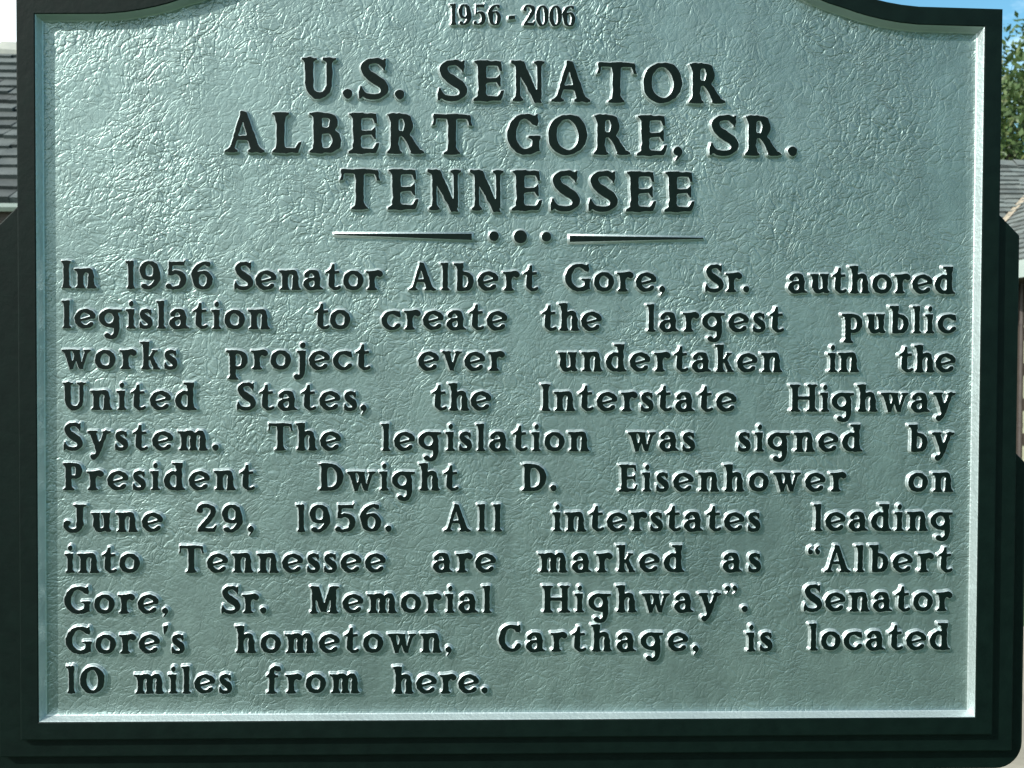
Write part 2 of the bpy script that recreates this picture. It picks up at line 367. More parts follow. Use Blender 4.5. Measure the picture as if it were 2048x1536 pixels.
def spline(pts, n=7):
    p = np.array(pts, float)
    p = np.vstack([2 * p[0] - p[1], p, 2 * p[-1] - p[-2]]); out = []
    for i in range(1, len(p) - 2):
        for k in range(n):
            t = k / n
            a, b, c, e = p[i - 1], p[i], p[i + 1], p[i + 2]
            out.append(.5 * (2 * b + (c - a) * t + (2 * a - 5 * b + 4 * c - e) * t * t + (3 * b - a - 3 * c + e) * t ** 3))
    out.append(p[-2])
    return [tuple(q) for q in out]

def SP(*pts): return sd_stroke(spline(pts))

def arc(cx, cy, rx, ry, a0, a1, thick, thin, tilt=0.0, n=40, pw=1.4):
    """centre-line arc, thick where it runs upright"""
    o = []
    for k in range(n + 1):
        a = math.radians(a0 + (a1 - a0) * k / n)
        o.append((cx + rx * math.cos(a), cy + ry * math.sin(a), thin + (thick - thin) * abs(math.cos(a - math.radians(tilt))) ** pw))
    return sd_stroke(o)

def smin(a, b, k=5.0):
    h = np.clip(.5 + .5 * (b - a) / k, 0, 1)
    return b + (a - b) * h - k * h * (1 - h)

def U(*ds, k=5.0):
    r = ds[0]
    for d in ds[1:]: r = smin(r, d, k)
    return r

def diag(x0, y0, x1, y1, w0, w1=None):
    w1 = w0 if w1 is None else w1
    return sd_poly([(x0 - w0 / 2, y0), (x0 + w0 / 2, y0), (x1 + w1 / 2, y1), (x1 - w1 / 2, y1)])

def bar(x, y0, y1, w):        # flared upright
    return sd_poly([(x - w * .53, y0), (x + w * .53, y0), (x + w * .46, y0 + (y1 - y0) * .3), (x + w * .46, y0 + (y1 - y0) * .7),
                    (x + w * .53, y1), (x - w * .53, y1), (x - w * .46, y0 + (y1 - y0) * .7), (x - w * .46, y0 + (y1 - y0) * .3)])

def foot(x, w, y=0, l=8, r=8, h=8):   # slab serif, y is its outer edge
    s = 1 if y < 50 else -1
    return sd_poly([(x - w / 2 - l, y), (x + w / 2 + r, y), (x + w / 2 + r, y + s * h * .55), (x + w / 2, y + s * h * 1.25), (x - w / 2, y + s * h * 1.25), (x - w / 2 - l, y + s * h * .55)])

def flag(x, w, y, l=11, h=13):        # flat-topped head serif that points left
    return sd_poly([(x - w / 2 - l, y), (x + w * .56, y + .5), (x + w * .5, y - 17), (x - w / 2, y - 17), (x - w / 2 - 1, y - 11), (x - w / 2 - l, y - 6)])

def bowl(x0, yt, yb, xr, thick, thin, straight=.45):
    """from upright at x0 over the top, round the right side and back; xr is the outer right edge"""
    yt, yb = yt - thin / 2, yb + thin / 2
    cx = x0 + (xr - x0) * straight; rx = xr - thick / 2 - cx; cy = (yt + yb) / 2; ry = (yt - yb) / 2
    o = [(x0, yt, thin)]
    for k in range(31):
        a = math.radians(90 - 180 * k / 30)
        o.append((cx + rx * math.cos(a), cy + ry * math.sin(a), thin + (thick - thin) * abs(math.cos(a)) ** 1.3))
    o.append((x0, yb, thin))
    return sd_stroke(o)

def dot(x, y, d): return np.hypot(PX - x, PY - y) - d / 2

def comma(x, y, k=1.0):
    return U(dot(x, y, 22 * k), sd_stroke([(x + 6 * k, y - 2 * k, 10 * k), (x + 4 * k, y - 13 * k, 7 * k), (x - 5 * k, y - 24 * k, 4 * k)]), k=6)

def glyph(ch, st, th):
    S = st; R = st * .9; W = st * .96
    if ch == 'I': return U(bar(22, 0, 100, S), foot(22, S), foot(22, S, 100))
    if ch == 'H': return U(bar(20, 0, 100, S), bar(82, 0, 100, S), sd_poly([(20, 44), (82, 44), (82, 57), (20, 57)]), foot(20, S), foot(20, S, 100), foot(82, S), foot(82, S, 100))
    if ch == 'E': return U(bar(20, 0, 100, S), foot(20, S, 0, 9, 2), foot(20, S, 100, 9, 2),
                           sd_poly([(20, 100), (66, 100), (68, 74), (62, 76), (57, 88), (20, 90)]), sd_poly([(20, 45), (54, 46), (62, 36), (64, 37), (64, 66), (62, 67), (54, 57), (20, 57)]),
                           sd_poly([(20, 0), (66, 0), (73, 27), (66, 25), (57, 12), (20, 11)]))
    if ch == 'L': return U(bar(20, 0, 100, S), foot(20, S, 0, 9, 2), foot(20, S, 100, 9, 9), sd_poly([(20, 0), (62, 0), (70, 28), (63, 26), (54, 12), (20, 11)]))
    if ch == 'T': return U(bar(44, 0, 100, S), foot(44, S, 0, 9, 9), sd_poly([(2, 100), (86, 100), (90, 72), (84, 73), (78, 88), (44, 89), (10, 88), (4, 73), (-2, 72)]))
    if ch == 'U': return U(sd_stroke([(19, 90, S), (19, 40, S * .96), (20.5, 26, S * .9), (26, 15, S * .78), (36, 7.5, th * 1.4), (48, 5.5, th * 1.15), (60, 9, th * 1.15), (70, 18, th * 1.2), (75, 32, th * 1.3), (75.5, 50, th * 1.3), (75.5, 92, th * 1.3)]), foot(19, S, 100, 9, 9), foot(75.5, th * 1.35, 100, 10, 10))
    if ch == 'N': return U(bar(17, 0, 98, th * 1.2), diag(82, -5, 17, 100, S * .8, S * 1.3), bar(84, 6, 100, th * 1.2), foot(17, th * 1.2, 0, 9, 10), foot(84, th * 1.2, 100, 10, 9), foot(13, th * 1.4, 100, 9, 2))
    if ch == 'M': return U(bar(17, 0, 100, th * 1.25), diag(55, 6, 22, 100, S * .9, S * 1.2), diag(56, 6, 88, 100, th * 1.2, th * 1.4), bar(93, 0, 100, S), foot(17, th * 1.25, 0, 9, 9), foot(93, S, 0, 9, 9), foot(95, S * .9, 100, 0, 9), foot(15, th, 100, 9, 0))
    if ch == 'A': return U(diag(13, 0, 45, 101, th * 1.05, th * .9), diag(79, 0, 46, 101, S * 1.08, S * .7), sd_poly([(26, 30), (68, 30), (64, 41), (29, 41)]), foot(13, th, 0, 10, 11), foot(79, S, 0, 9, 10))
    if ch == 'R': return U(bar(20, 0, 100, S), foot(20, S), foot(20, S, 100, 9, 0), bowl(20, 100, 43, 69, S * .98, th), sd_poly([(40, 48), (58, 52), (90, 6), (90, 0), (68, 0)]), foot(80, S, 0, 6, 9))
    if ch == 'P': return U(bar(20, 0, 100, S), foot(20, S, 0, 9, 9), foot(20, S, 100, 9, 0), bowl(20, 100, 42, 70, S * .98, th))
    if ch == 'B': return U(bar(20, 0, 100, S), foot(20, S, 0, 9, 0), foot(20, S, 100, 9, 0), bowl(20, 100, 51, 66, S * .92, th), bowl(20, 60, 0, 74, S, th))
    if ch == 'D': return U(bar(20, 0, 100, S), foot(20, S, 0, 9, 0), foot(20, S, 100, 9, 0), bowl(20, 100, 0, 88, S, th, .32))
    if ch == 'O': return arc(48, 50, 48 - S * .52, 51 - th * .5, 0, 360, S, th, 12)
    if ch == 'C': return U(arc(47, 50, 47 - S * .52, 51 - th * .5, 48, 322, S, th * 1.05, 8), sd_poly([(69, 80), (76, 70), (80, 71), (80, 101), (75, 101), (70, 93)]))
    if ch == 'G': return U(arc(47, 50, 47 - S * .52, 51 - th * .5, 48, 300, S, th * 1.05, 8), sd_poly([(68, 82), (76, 70), (80, 71), (80, 101), (75, 101), (69, 93)]),
                           sd_stroke([(60, 7, th * 1.1), (70, 12, th * 1.2), (74, 24, S * .8)]), bar(74, 8, 44, S * .86), sd_poly([(54, 46), (88, 46), (88, 40), (82, 35), (60, 38), (54, 41)]))
    if ch == 'S': return U(SP((58, 84, th * .95), (50, 93, th), (37, 95, th * 1.1), (21, 90, S * .7), (15, 76, S * .9), (22, 62, S * 1.05), (37, 50, S * 1.12), (53, 38, S * 1.08), (60, 24, S * .9), (53, 10, S * .65), (36, 4.5, th * 1.1), (19, 7, th), (9, 17, th * .95)),
                           sd_poly([(57, 72), (62, 70), (64, 100), (59, 101), (54, 92)]), sd_poly([(9, 31), (4, 33), (1, 0), (6, -1), (12, 8)]))
    if ch == 'J': return U(bar(46, 24, 100, S), foot(46, S, 100, 9, 9), SP((46, 30, S * .95), (43, 12, S * .85), (30, 3, th * 1.2), (16, 7, th * 1.1), (8, 20, th), (10, 30, th)), dot(12, 33, 19))
    x = 70.0
    if ch == 'o': return arc(32, 35, 32 - R / 2, 36 - th * .5, 0, 360, R, th * 1.02, 15)
    if ch == 'c': return U(arc(32, 35, 32 - R / 2, 36 - th * .5, 46, 322, R, th, 8), sd_poly([(47, 55), (52, 47), (57, 48), (57, 70), (52, 70), (46, 65)]))
    if ch == 'e': return U(arc(33, 35, 33 - R / 2, 36 - th * .5, 14, 318, R, th * 1.02, 14), sd_stroke([(9, 26, th * .72), (58, 43, th * .78)]), k=3)
    if ch == 'a': return U(SP((12, 52, th * 1.15), (17, 62, th * 1.05), (28, 66, th), (40, 63, th * 1.5), (46, 52, S * .85), (47, 36, S * .92)), dot(12, 54, 15), bar(47, 6, 44, S * .95), foot(49, S * .9, 0, 3, 8, 9), SP((46, 40, th * .8), (28, 38.5, th * .9), (13, 31, R * .85), (10, 19, R), (18, 6, th * 1.15), (31, 5, th), (46, 15, th * .85)), k=4)
    if ch == 'b': return U(bar(18, 2, 100, W), flag(18, W, 101), bowl(18, 70, -1, 68, R, th, .32), sd_poly([(8, 0), (22, 0), (20, 12), (10, 9)]))
    if ch == 'd': return U(bar(50, 4, 100, W), flag(50, W, 101), arc(34, 35, 33 - R / 2, 36 - th * .5, 60, 300, R, th, 0), sd_stroke([(44, 64, th), (50, 61, th)]), sd_stroke([(44, 5.5, th), (50, 9, th)]), foot(52, W, 0, 3, 7, 9))
    if ch == 'f': return U(bar(22, 0, 72, S * .9), foot(22, S * .9, 0, 8, 9), SP((22, 66, S * .9), (24, 86, S * .75), (35, 96, th * 1.2), (46, 95, th)), dot(45, 90, 19), sd_poly([(2, 60), (2, 67), (8, 70), (44, 70), (46, 60)]))
    if ch == 'g': return U(arc(33, 38, 33 - R / 2, 33 - th * .5, 40, 330, R, th, 0), SP((54, 60, th), (57, 40, S * .85), (57, 6, S * .9), (55, -17, S * .75), (46, -30, th * 1.15), (36, -33, th), (27, -28, th)), dot(27, -26, 19), sd_poly([(34, 71), (74, 71), (77, 66), (76, 60), (64, 59), (48, 60), (34, 62)]), sd_stroke([(42, 9.5, th), (56, 18, th)]))
    def arch(xl, xr, S1):     # shoulder from left upright into right upright
        return U(SP((xl + 2, 48, th * .9), (xl + (xr - xl) * .42, 63, th * 1.15), (xr - 7, 63, th * 1.5), (xr - 1, 54, S1 * .8), (xr, 40, S1)), sd_poly([(xr - S1 / 2, 0), (xr + S1 / 2, 0), (xr + S1 / 2, 42), (xr - S1 / 2, 42)]), k=3)
    if ch == 'h': return U(bar(18, 0, 100, W), flag(18, W, 101), foot(18, W, 0, 7, 5), arch(18, 57, W), foot(57, W, 0, 4, 8))
    if ch == 'n': return U(bar(19, 0, 66, W), flag(19, W, 71), foot(19, W, 0, 7, 5), arch(19, 58, W), foot(58, W, 0, 4, 8))
    if ch == 'm': return U(bar(19, 0, 66, W), flag(19, W, 71), foot(19, W, 0, 7, 4), arch(19, 52, W), foot(52, W, 0, 3, 4), arch(52, 86, W), foot(86, W, 0, 3, 8))
    if ch == 'r': return U(bar(19, 0, 66, W), flag(19, W, 71), foot(19, W, 0, 7, 8), SP((22, 48, th), (30, 60, th * 1.25), (42, 66, th * 1.2), (49, 62, th)), dot(46, 58, 20))
    if ch == 'u': return U(bar(18, 20, 68, W), flag(18, W, 71, 9, 10), SP((18, 34, W), (19, 18, W * .9), (28, 7, th * 1.35), (40, 8, th * 1.1), (55, 18, th)), bar(55, 4, 68, W), flag(55, W, 71, 9, 10), sd_poly([(50, 0), (68, -1), (73, 4), (72, 8), (62, 13), (50, 12)]))
    if ch == 'i': return U(bar(19, 0, 66, W), flag(19, W, 71), foot(19, W, 0, 7, 8), dot(20, 90, 22), k=4)
    if ch == 'j': return U(SP((24, 60, W), (24, 10, W), (22, -14, W * .85), (13, -28, th * 1.1), (2, -30, th)), flag(24, W, 71), dot(0, -25, 20), dot(25, 90, 22), k=4)
    if ch == 'l': return U(bar(19, 0, 100, W), flag(19, W, 101), foot(19, W, 0, 7, 8))
    if ch == '1': return U(bar(20, 0, 100, S), flag(20, S, 101, 14, 15), foot(20, S, 0, 7, 7))
    if ch == 'k': return U(bar(18, 0, 100, W), flag(18, W, 101), foot(18, W, 0, 7, 7), diag(28, 34, 54, 68, th * 1.25, th * 1.3), sd_poly([(30, 44), (44, 50), (72, 4), (74, 0), (50, 0)]), sd_poly([(42, 71), (66, 71), (66, 65), (52, 62)]), sd_poly([(46, 0), (74, 0), (74, 5), (60, 9), (48, 6)]))
    if ch == 'p': return U(bar(18, -34, 66, W), flag(18, W, 71), foot(18, W, -36, 8, 7), bowl(18, 71, -1, 68, R, th, .32))
    if ch == 's': return U(SP((43, 57, th * .9), (36, 64, th), (26, 65, th * 1.1), (14, 60, S * .66), (13, 50, S * .8), (25, 38, S * .95), (39, 28, S * .95), (43, 17, S * .8), (36, 7, S * .6), (24, 4.5, th * 1.05), (13, 7, th), (7, 14, th * .9)), sd_poly([(42, 49), (46, 47), (48, 69), (43, 70), (39, 64)]), sd_poly([(8, 25), (3, 26), (1, 0), (6, 0), (11, 7)]), k=4)
    if ch == 't': return U(SP((22, 70, W * .8), (22, 40, W * .95), (22, 20, W * .95), (26, 8, W * .7), (36, 5, th), (45, 10, th * .8)), sd_poly([(2, 60), (3, 65), (17, 76), (22, 94), (30, 94), (32, 60)]), sd_poly([(14, 70), (46, 70), (48, 60), (14, 60)]), k=4)
    if ch == 'v': return U(diag(34, 0, 14, 70, S * .6, S * 1.05), diag(34, 0, 58, 70, th * .8, th * 1.1), foot(14, S, 71, 7, 6), foot(59, th, 71, 8, 8))
    if ch == 'w': return U(diag(30, 0, 12, 70, S * .6, S * 1.0), diag(30, 0, 50, 60, th * .8, th * 1.1), diag(66, 0, 46, 66, S * .6, S * 1.0), diag(66, 0, 87, 70, th * .8, th * 1.1), foot(12, S, 71, 7, 5), foot(88, th, 71, 8, 8), foot(47, S * .8, 71, 5, 5))
    if ch == 'y': return U(diag(36, -2, 14, 70, S * .75, S * 1.05), sd_stroke([(60, 68, th), (38, 6, th * 1.2), (28, -18, th * 1.15), (18, -28, th)]), dot(16, -24, 20), foot(14, S, 71, 7, 6), foot(61, th, 71, 8, 8))
    if ch == '0': return arc(40, 50, 40 - R / 2, 51 - th * .5, 0, 360, R * 1.1, th, 8)
    if ch == '9': return U(arc(34, 66, 34 - R / 2, 35 - th * .5, 0, 360, R, th, 0), SP((67 - R / 2, 66, R), (63, 40, S * .9), (50, 15, S * .72), (32, 4, th * 1.1), (18, 6, th)), dot(16, 10, 19))
    if ch == '6': return U(arc(36, 34, 34 - R / 2, 35 - th * .5, 0, 360, R, th, 0), SP((3 + R / 2, 34, R), (8, 60, S * .9), (21, 84, S * .7), (40, 96, th), (54, 94, th)), dot(55, 91, 17))
    if ch == '5': return U(SP((16, 56, th), (32, 62, th * 1.2), (50, 54, S * .8), (57, 34, S * .95), (48, 12, S * .75), (28, 4, th), (10, 8, th)), dot(10, 11, 20), sd_poly([(12, 100), (58, 100), (62, 106), (64, 104), (60, 86), (22, 86)]), diag(14, 52, 18, 100, th * .9, th * 1.1), k=4)
    if ch == '2': return U(SP((9, 78, th), (14, 92, th * 1.1), (30, 97, th * 1.2), (48, 88, S * .8), (52, 72, S * .92), (42, 50, S * .85), (24, 26, th * 1.3), (10, 8, th * 1.1)), dot(11, 79, 20), sd_poly([(2, 0), (58, 0), (66, 26), (60, 25), (50, 14), (8, 15)]), k=4)
    if ch == '-': return sd_poly([(0, 24), (38, 28), (38, 46), (0, 42)])
    if ch == '.': return dot(12, 11, 24)
    if ch == ',': return comma(12, 11)
    if ch == "'": return sd_poly([(2, 102), (20, 106), (22, 98), (10, 70), (6, 70)])
    if ch == '\u201c': return np.minimum(*[U(dot(12 + q, 76, 19), sd_stroke([(6 + q, 79, 8), (8 + q, 90, 6), (17 + q, 98, 4)]), k=5) for q in (0, 27)])
    if ch == '\u201d': return np.minimum(*[U(dot(12 + q, 90, 19), sd_stroke([(18 + q, 88, 8), (16 + q, 78, 6), (8 + q, 69, 4)]), k=5) for q in (0, 27)])
    raise KeyError(ch)

def trace(F, lev=0.0):
    """marching squares: closed loops of F = lev in glyph units"""
    G = F - lev
    G = np.where(np.abs(G) < 1e-9, 1e-9, G)
    ins = G < 0
    c = ins[:-1, :-1] * 1 + ins[:-1, 1:] * 2 + ins[1:, 1:] * 4 + ins[1:, :-1] * 8
    seg = {}
    T = {1: [(3, 0)], 2: [(0, 1)], 3: [(3, 1)], 4: [(1, 2)], 5: [(3, 2), (1, 0)], 6: [(0, 2)], 7: [(3, 2)], 8: [(2, 3)], 9: [(2, 0)], 10: [(0, 3), (2, 1)], 11: [(2, 1)], 12: [(1, 3)], 13: [(1, 0)], 14: [(0, 3)]}
    def key(i, j, e):
        return (i, j, 'h') if e == 0 else (i, j + 1, 'v') if e == 1 else (i + 1, j, 'h') if e == 2 else (i, j, 'v')
    for i, j in zip(*np.nonzero((c > 0) & (c < 15))):
        for a, b in T[int(c[i, j])]:
            seg[key(i, j, a)] = key(i, j, b)
    def pos(k):
        i, j, o = k
        if o == 'h':
            a, b = G[i, j], G[i, j + 1]; t = a / (a - b); return (GX0 + (j + t) * GS, GY0 + i * GS)
        a, b = G[i, j], G[i + 1, j]; t = a / (a - b); return (GX0 + j * GS, GY0 + (i + t) * GS)
    loops = []
    while seg:
        k0, k = seg.popitem(); lp = [pos(k0)]
        while k != k0:
            lp.append(pos(k)); k = seg.pop(k)
        loops.append(np.array(lp))
    return loops

def thin_loop(lp, tol=.16):
    """drop vertices that lie on a straight run"""
    keep = []; n = len(lp); i = 0
    while i < n:
        keep.append(i); j = i + 2
        while j < n and j - i < 7:
            a, b = lp[i], lp[j]; e = b - a; L = math.hypot(*e) + 1e-9
            m = lp[i + 1:j] - a
            if np.max(np.abs(m[:, 0] * e[1] - m[:, 1] * e[0]) / L) > tol: break
            j += 1
        i = j - 1
    return lp[keep]

# ink widths measured on the marker (cap height = 100), body letters then headings
WID_B = dict(zip("IHEATUGSJCMDPoceabdfghijklmnprstuvwy012569", (36, 103, 70, 99, 89, 85, 96, 68, 82, 84, 108, 90, 71, 73, 70, 76, 73, 73, 76, 54, 84, 79, 36, 44, 71, 35, 110, 79, 77, 61, 49, 55, 75, 74, 106, 84, 88, 33, 74, 76, 77, 76)))
WID_H = dict(zip("USENATORLBG", (86, 73, 75, 84, 98, 98, 99, 94, 72, 79, 85)))
def make_glyph(ch, st, th, wid):
    """distance field, x factor, ink start and end (already scaled)"""
    F = glyph(ch, st, th); m = (F < 0).any(0); xs = _gx[m]; k = 1.0
    if ch in wid:
        k = wid[ch] / (xs[-1] - xs[0]); F = glyph(ch, st / k, th); m = (F < 0).any(0); xs = _gx[m]
        k = wid[ch] / (xs[-1] - xs[0])
    return F, k, xs[0] * k, xs[-1] * k
# ---------------------------------------------------------------- the words and where they stand on the panel (mm)
BODY = [
    [ ('In', -491.2, -452.2, 79.4), ('1956', -422.2, -327.4, 79.3), ('Senator', -305.3, -143.5, 79.2), ('Albert', -116.1, 26.7, 79.5), ('Gore,', 54.8, 166.4, 79.5), ('Sr.', 209.2, 259.3, 79.5), ('authored', 300.9, 488.8, 79.1) ],
    [ ('legislation', -491.2, -265.7, 36.3), ('to', -218.7, -178.6, 36.5), ('create', -145.7, -6.9, 36.4), ('the', 29.3, 96.8, 36.2), ('largest', 144.2, 298.3, 35.6), ('public', 361.4, 490.9, 35.3) ],
    [ ('works', -491.4, -365.3, -8.1), ('project', -314.1, -156.4, -7.9), ('ever', -105.6, -10.0, -8.2), ('undertaken', 46.8, 296.7, -8.4), ('in', 345.7, 382.5, -7.8), ('the', 425.3, 490.9, -7.8) ],
    [ ('United', -490.6, -345.2, -52.3), ('States,', -302.7, -160.5, -52.1), ('the', -90.8, -24.1, -51.9), ('Interstate', 28.6, 246.6, -52.1), ('Highway', 304.3, 490.6, -51.8) ],
    [ ('System.', -489.5, -321.3, -96.2), ('The', -269.1, -188.2, -96.0), ('legislation', -146.3, 83.8, -96.3), ('was', 124.5, 201.0, -96.2), ('signed', 246.7, 387.3, -96.2), ('by', 437.1, 490.0, -95.9) ],
    [ ('President', -490.7, -282.1, -139.6), ('Dwight', -214.3, -59.9, -140.0), ('D.', 8.0, 47.7, -140.4), ('Eisenhower', 115.0, 369.5, -140.7), ('on', 437.9, 489.8, -140.7) ],
    [ ('June', -490.0, -381.5, -185.1), ('29,', -346.4, -283.0, -185.1), ('1956.', -238.5, -133.3, -185.2), ('All', -77.3, -12.0, -184.8), ('interstates', 41.7, 274.5, -184.7), ('leading', 331.7, 490.1, -184.5) ],
    [ ('into', -489.1, -406.9, -229.8), ('Tennessee', -365.7, -139.3, -230.0), ('are', -89.2, -18.4, -230.1), ('marked', 26.7, 189.8, -230.1), ('as', 231.2, 275.5, -230.3), ('“Albert', 326.1, 490.2, -230.4) ],
    [ ('Gore,', -489.6, -376.2, -274.6), ('Sr.', -319.8, -269.8, -274.7), ('Memorial', -224.1, -23.2, -274.7), ('Highway”.', 31.3, 260.9, -274.6), ('Senator', 322.3, 490.2, -274.1) ],
    [ ("Gore's", -488.4, -358.3, -318.6), ('hometown,', -305.4, -66.8, -318.5), ('Carthage,', -16.6, 206.7, -318.1), ('is', 257.9, 289.2, -318.3), ('located', 327.8, 488.4, -317.7) ],
    [ ('10', -488.1, -445.5, -361.9), ('miles', -414.7, -306.9, -362.5), ('from', -271.5, -167.6, -363.2), ('here.', -133.3, -27.3, -363.9) ],
]
HEADS = [
    [ ('1956', -72.3, -15.3, 368.0), ('-', -8.8, -0.1, 368.9), ('2006', 7.2, 65.8, 368.0) ],
    [ ('U.S.', -232.4, -120.3, 286.9), ('SENATOR', -85.1, 231.4, 285.9) ],
    [ ('ALBERT', -315.1, -46.9, 227.7), ('GORE,', -9.3, 184.0, 228.5), ('SR.', 212.7, 310.4, 229.5) ],
    [ ('TENNESSEE', -190.8, 197.7, 167.2) ],
]

# ---------------------------------------------------------------- the marker
def arch_outline():
    """inner edge of the rim, counter-clockwise seen from the front, millimetres"""
    right = [(514, -391), (514, 371), (440, 372.2), (419, 374.2), (402, 377), (386, 380.5), (373, 384), (361, 388), (341, 394), (320, 402), (300, 412), (281, 424), (262, 439), (244, 457), (226, 473), (205, 487), (180, 497), (150, 503), (110, 506), (60, 507)]
    return right + [(-x, z) for x, z in right[::-1]]
def offset(poly, d):
    """mitred outward offset of a counter-clockwise outline"""
    o = []; n = len(poly)
    for i in range(n):
        a, b, c = (Vector(poly[(i + k) % n]) for k in (-1, 0, 1))
        e0 = (b - a).normalized(); e1 = (c - b).normalized(); n0 = Vector((e0.y, -e0.x)); n1 = Vector((e1.y, -e1.x))
        q = (n0 + n1); q /= max(.25, q.length_squared / 2); o.append((b.x + q.x * d, b.y + q.y * d))
    return o
def rings(name, prof, base, mats, parent, mi=None, smooth=True):
    """sweep a profile of (outward offset, y) round an outline"""
    vs = []; n = len(base)
    for d, y in prof: vs += [(x / 1000, y / 1000, z / 1000) for x, z in offset(base, d)]
    fs = []; mx = []
    for k in range(len(prof) - 1):
        for i in range(n):
            j = (i + 1) % n; fs.append((k * n + i, k * n + j, (k + 1) * n + j, (k + 1) * n + i)); mx.append(mi[k] if mi else 0)
    o = mesh(name, vs, fs, mats, parent, mi=mx)
    return o
def plate(name, poly, y0, y1, mats, parent, bevel=.002):
    bm = bmesh.new(); vs = [bm.verts.new((x / 1000, y0 / 1000, z / 1000)) for x, z in poly]; f = bm.faces.new(vs)
    r = bmesh.ops.extrude_face_region(bm, geom=[f]); bmesh.ops.translate(bm, vec=(0, (y1 - y0) / 1000, 0), verts=[v for v in r['geom'] if isinstance(v, bmesh.types.BMVert)])
    bmesh.ops.recalc_face_normals(bm, faces=bm.faces); me = bpy.data.meshes.new(name); bm.to_mesh(me); bm.free(); o = link(name, me, mats, parent)
    if bevel:
        m = o.modifiers.new('bevel', 'BEVEL'); m.width = bevel; m.segments = 3; m.limit_method = 'ANGLE'; m.angle_limit = math.radians(25)
    return o
def corner(cx, cz, r, a0, a1, n=8):
    return [(cx + r * math.cos(math.radians(a0 + (a1 - a0) * k / n)), cz + r * math.sin(math.radians(a0 + (a1 - a0) * k / n))) for k in range(n + 1)]

marker = tag(empty('historical_marker', (0, 0, 0)), 'silver cast marker plaque with raised black lettering and black rim, on a post', 'sign')
body = arch_outline()
def subdivide(poly, step):
    o = []
    for (x0, z0), (x1, z1) in zip(poly, poly[1:] + poly[:1]):
        n = max(1, int(math.hypot(x1 - x0, z1 - z0) / step)); o += [(x0 + (x1 - x0) * k / n, z0 + (z1 - z0) * k / n) for k in range(n)]
    return o
def place(o): o.location.z = ZS; return o
fine = subdivide(body, 18)
place(plate('panel', offset(body, 1), 0, 8, M_PANEL, marker, 0))
# rim: fillet at the foot, drafted silver wall, rounded black face, outer wall
place(rings('rim', [(-20, .1), (-13.5, -.12), (-9.5, -.5), (-7, -1.0), (-5.2, -1.8), (-4.2, -2.8), (-.7, -9.4), (.0, -10.4), (1.2, -11), (18.6, -11), (19.7, -10.5), (20.1, -9.4), (20.6, 11), (19, 12.5)], fine, [M_SILVER_LIT, M_BLACK, M_PANEL], marker, mi=[2, 2, 2, 2, 0, 0, 0, 1, 1, 1, 1, 1, 1]))
place(plate('back_plate', offset(body, 19.5), 8.5, 12.4, M_BLACK, marker, 0))
A = [(530, 174), (560, 144), (560, -432)]; A = A + [(-x, z) for x, z in A[::-1]]
A += [(-530, -405), (530, -405)]                                   # runs round three sides of the rim
place(plate('border_step', A, -4, 20, M_BLACK, marker, .0015))
B = [(530, -64), (576, -110)] + corner(546, -425, 30, 0, -90); B = B + [(-x, z) for x, z in B[::-1]] + [(-530, -405), (530, -405)]
place(plate('border_step', B, 5, 24, M_BLACK, marker, .0015))
mbp = MB(); mbp.tube((0, .055, 0), (0, .055, ZS + .30), .038, .038, 28); mbp.box(-.05, .05, .022, .05, ZS - .43, ZS + .10)
pst = mbp.build('post', M_BLACK, marker)

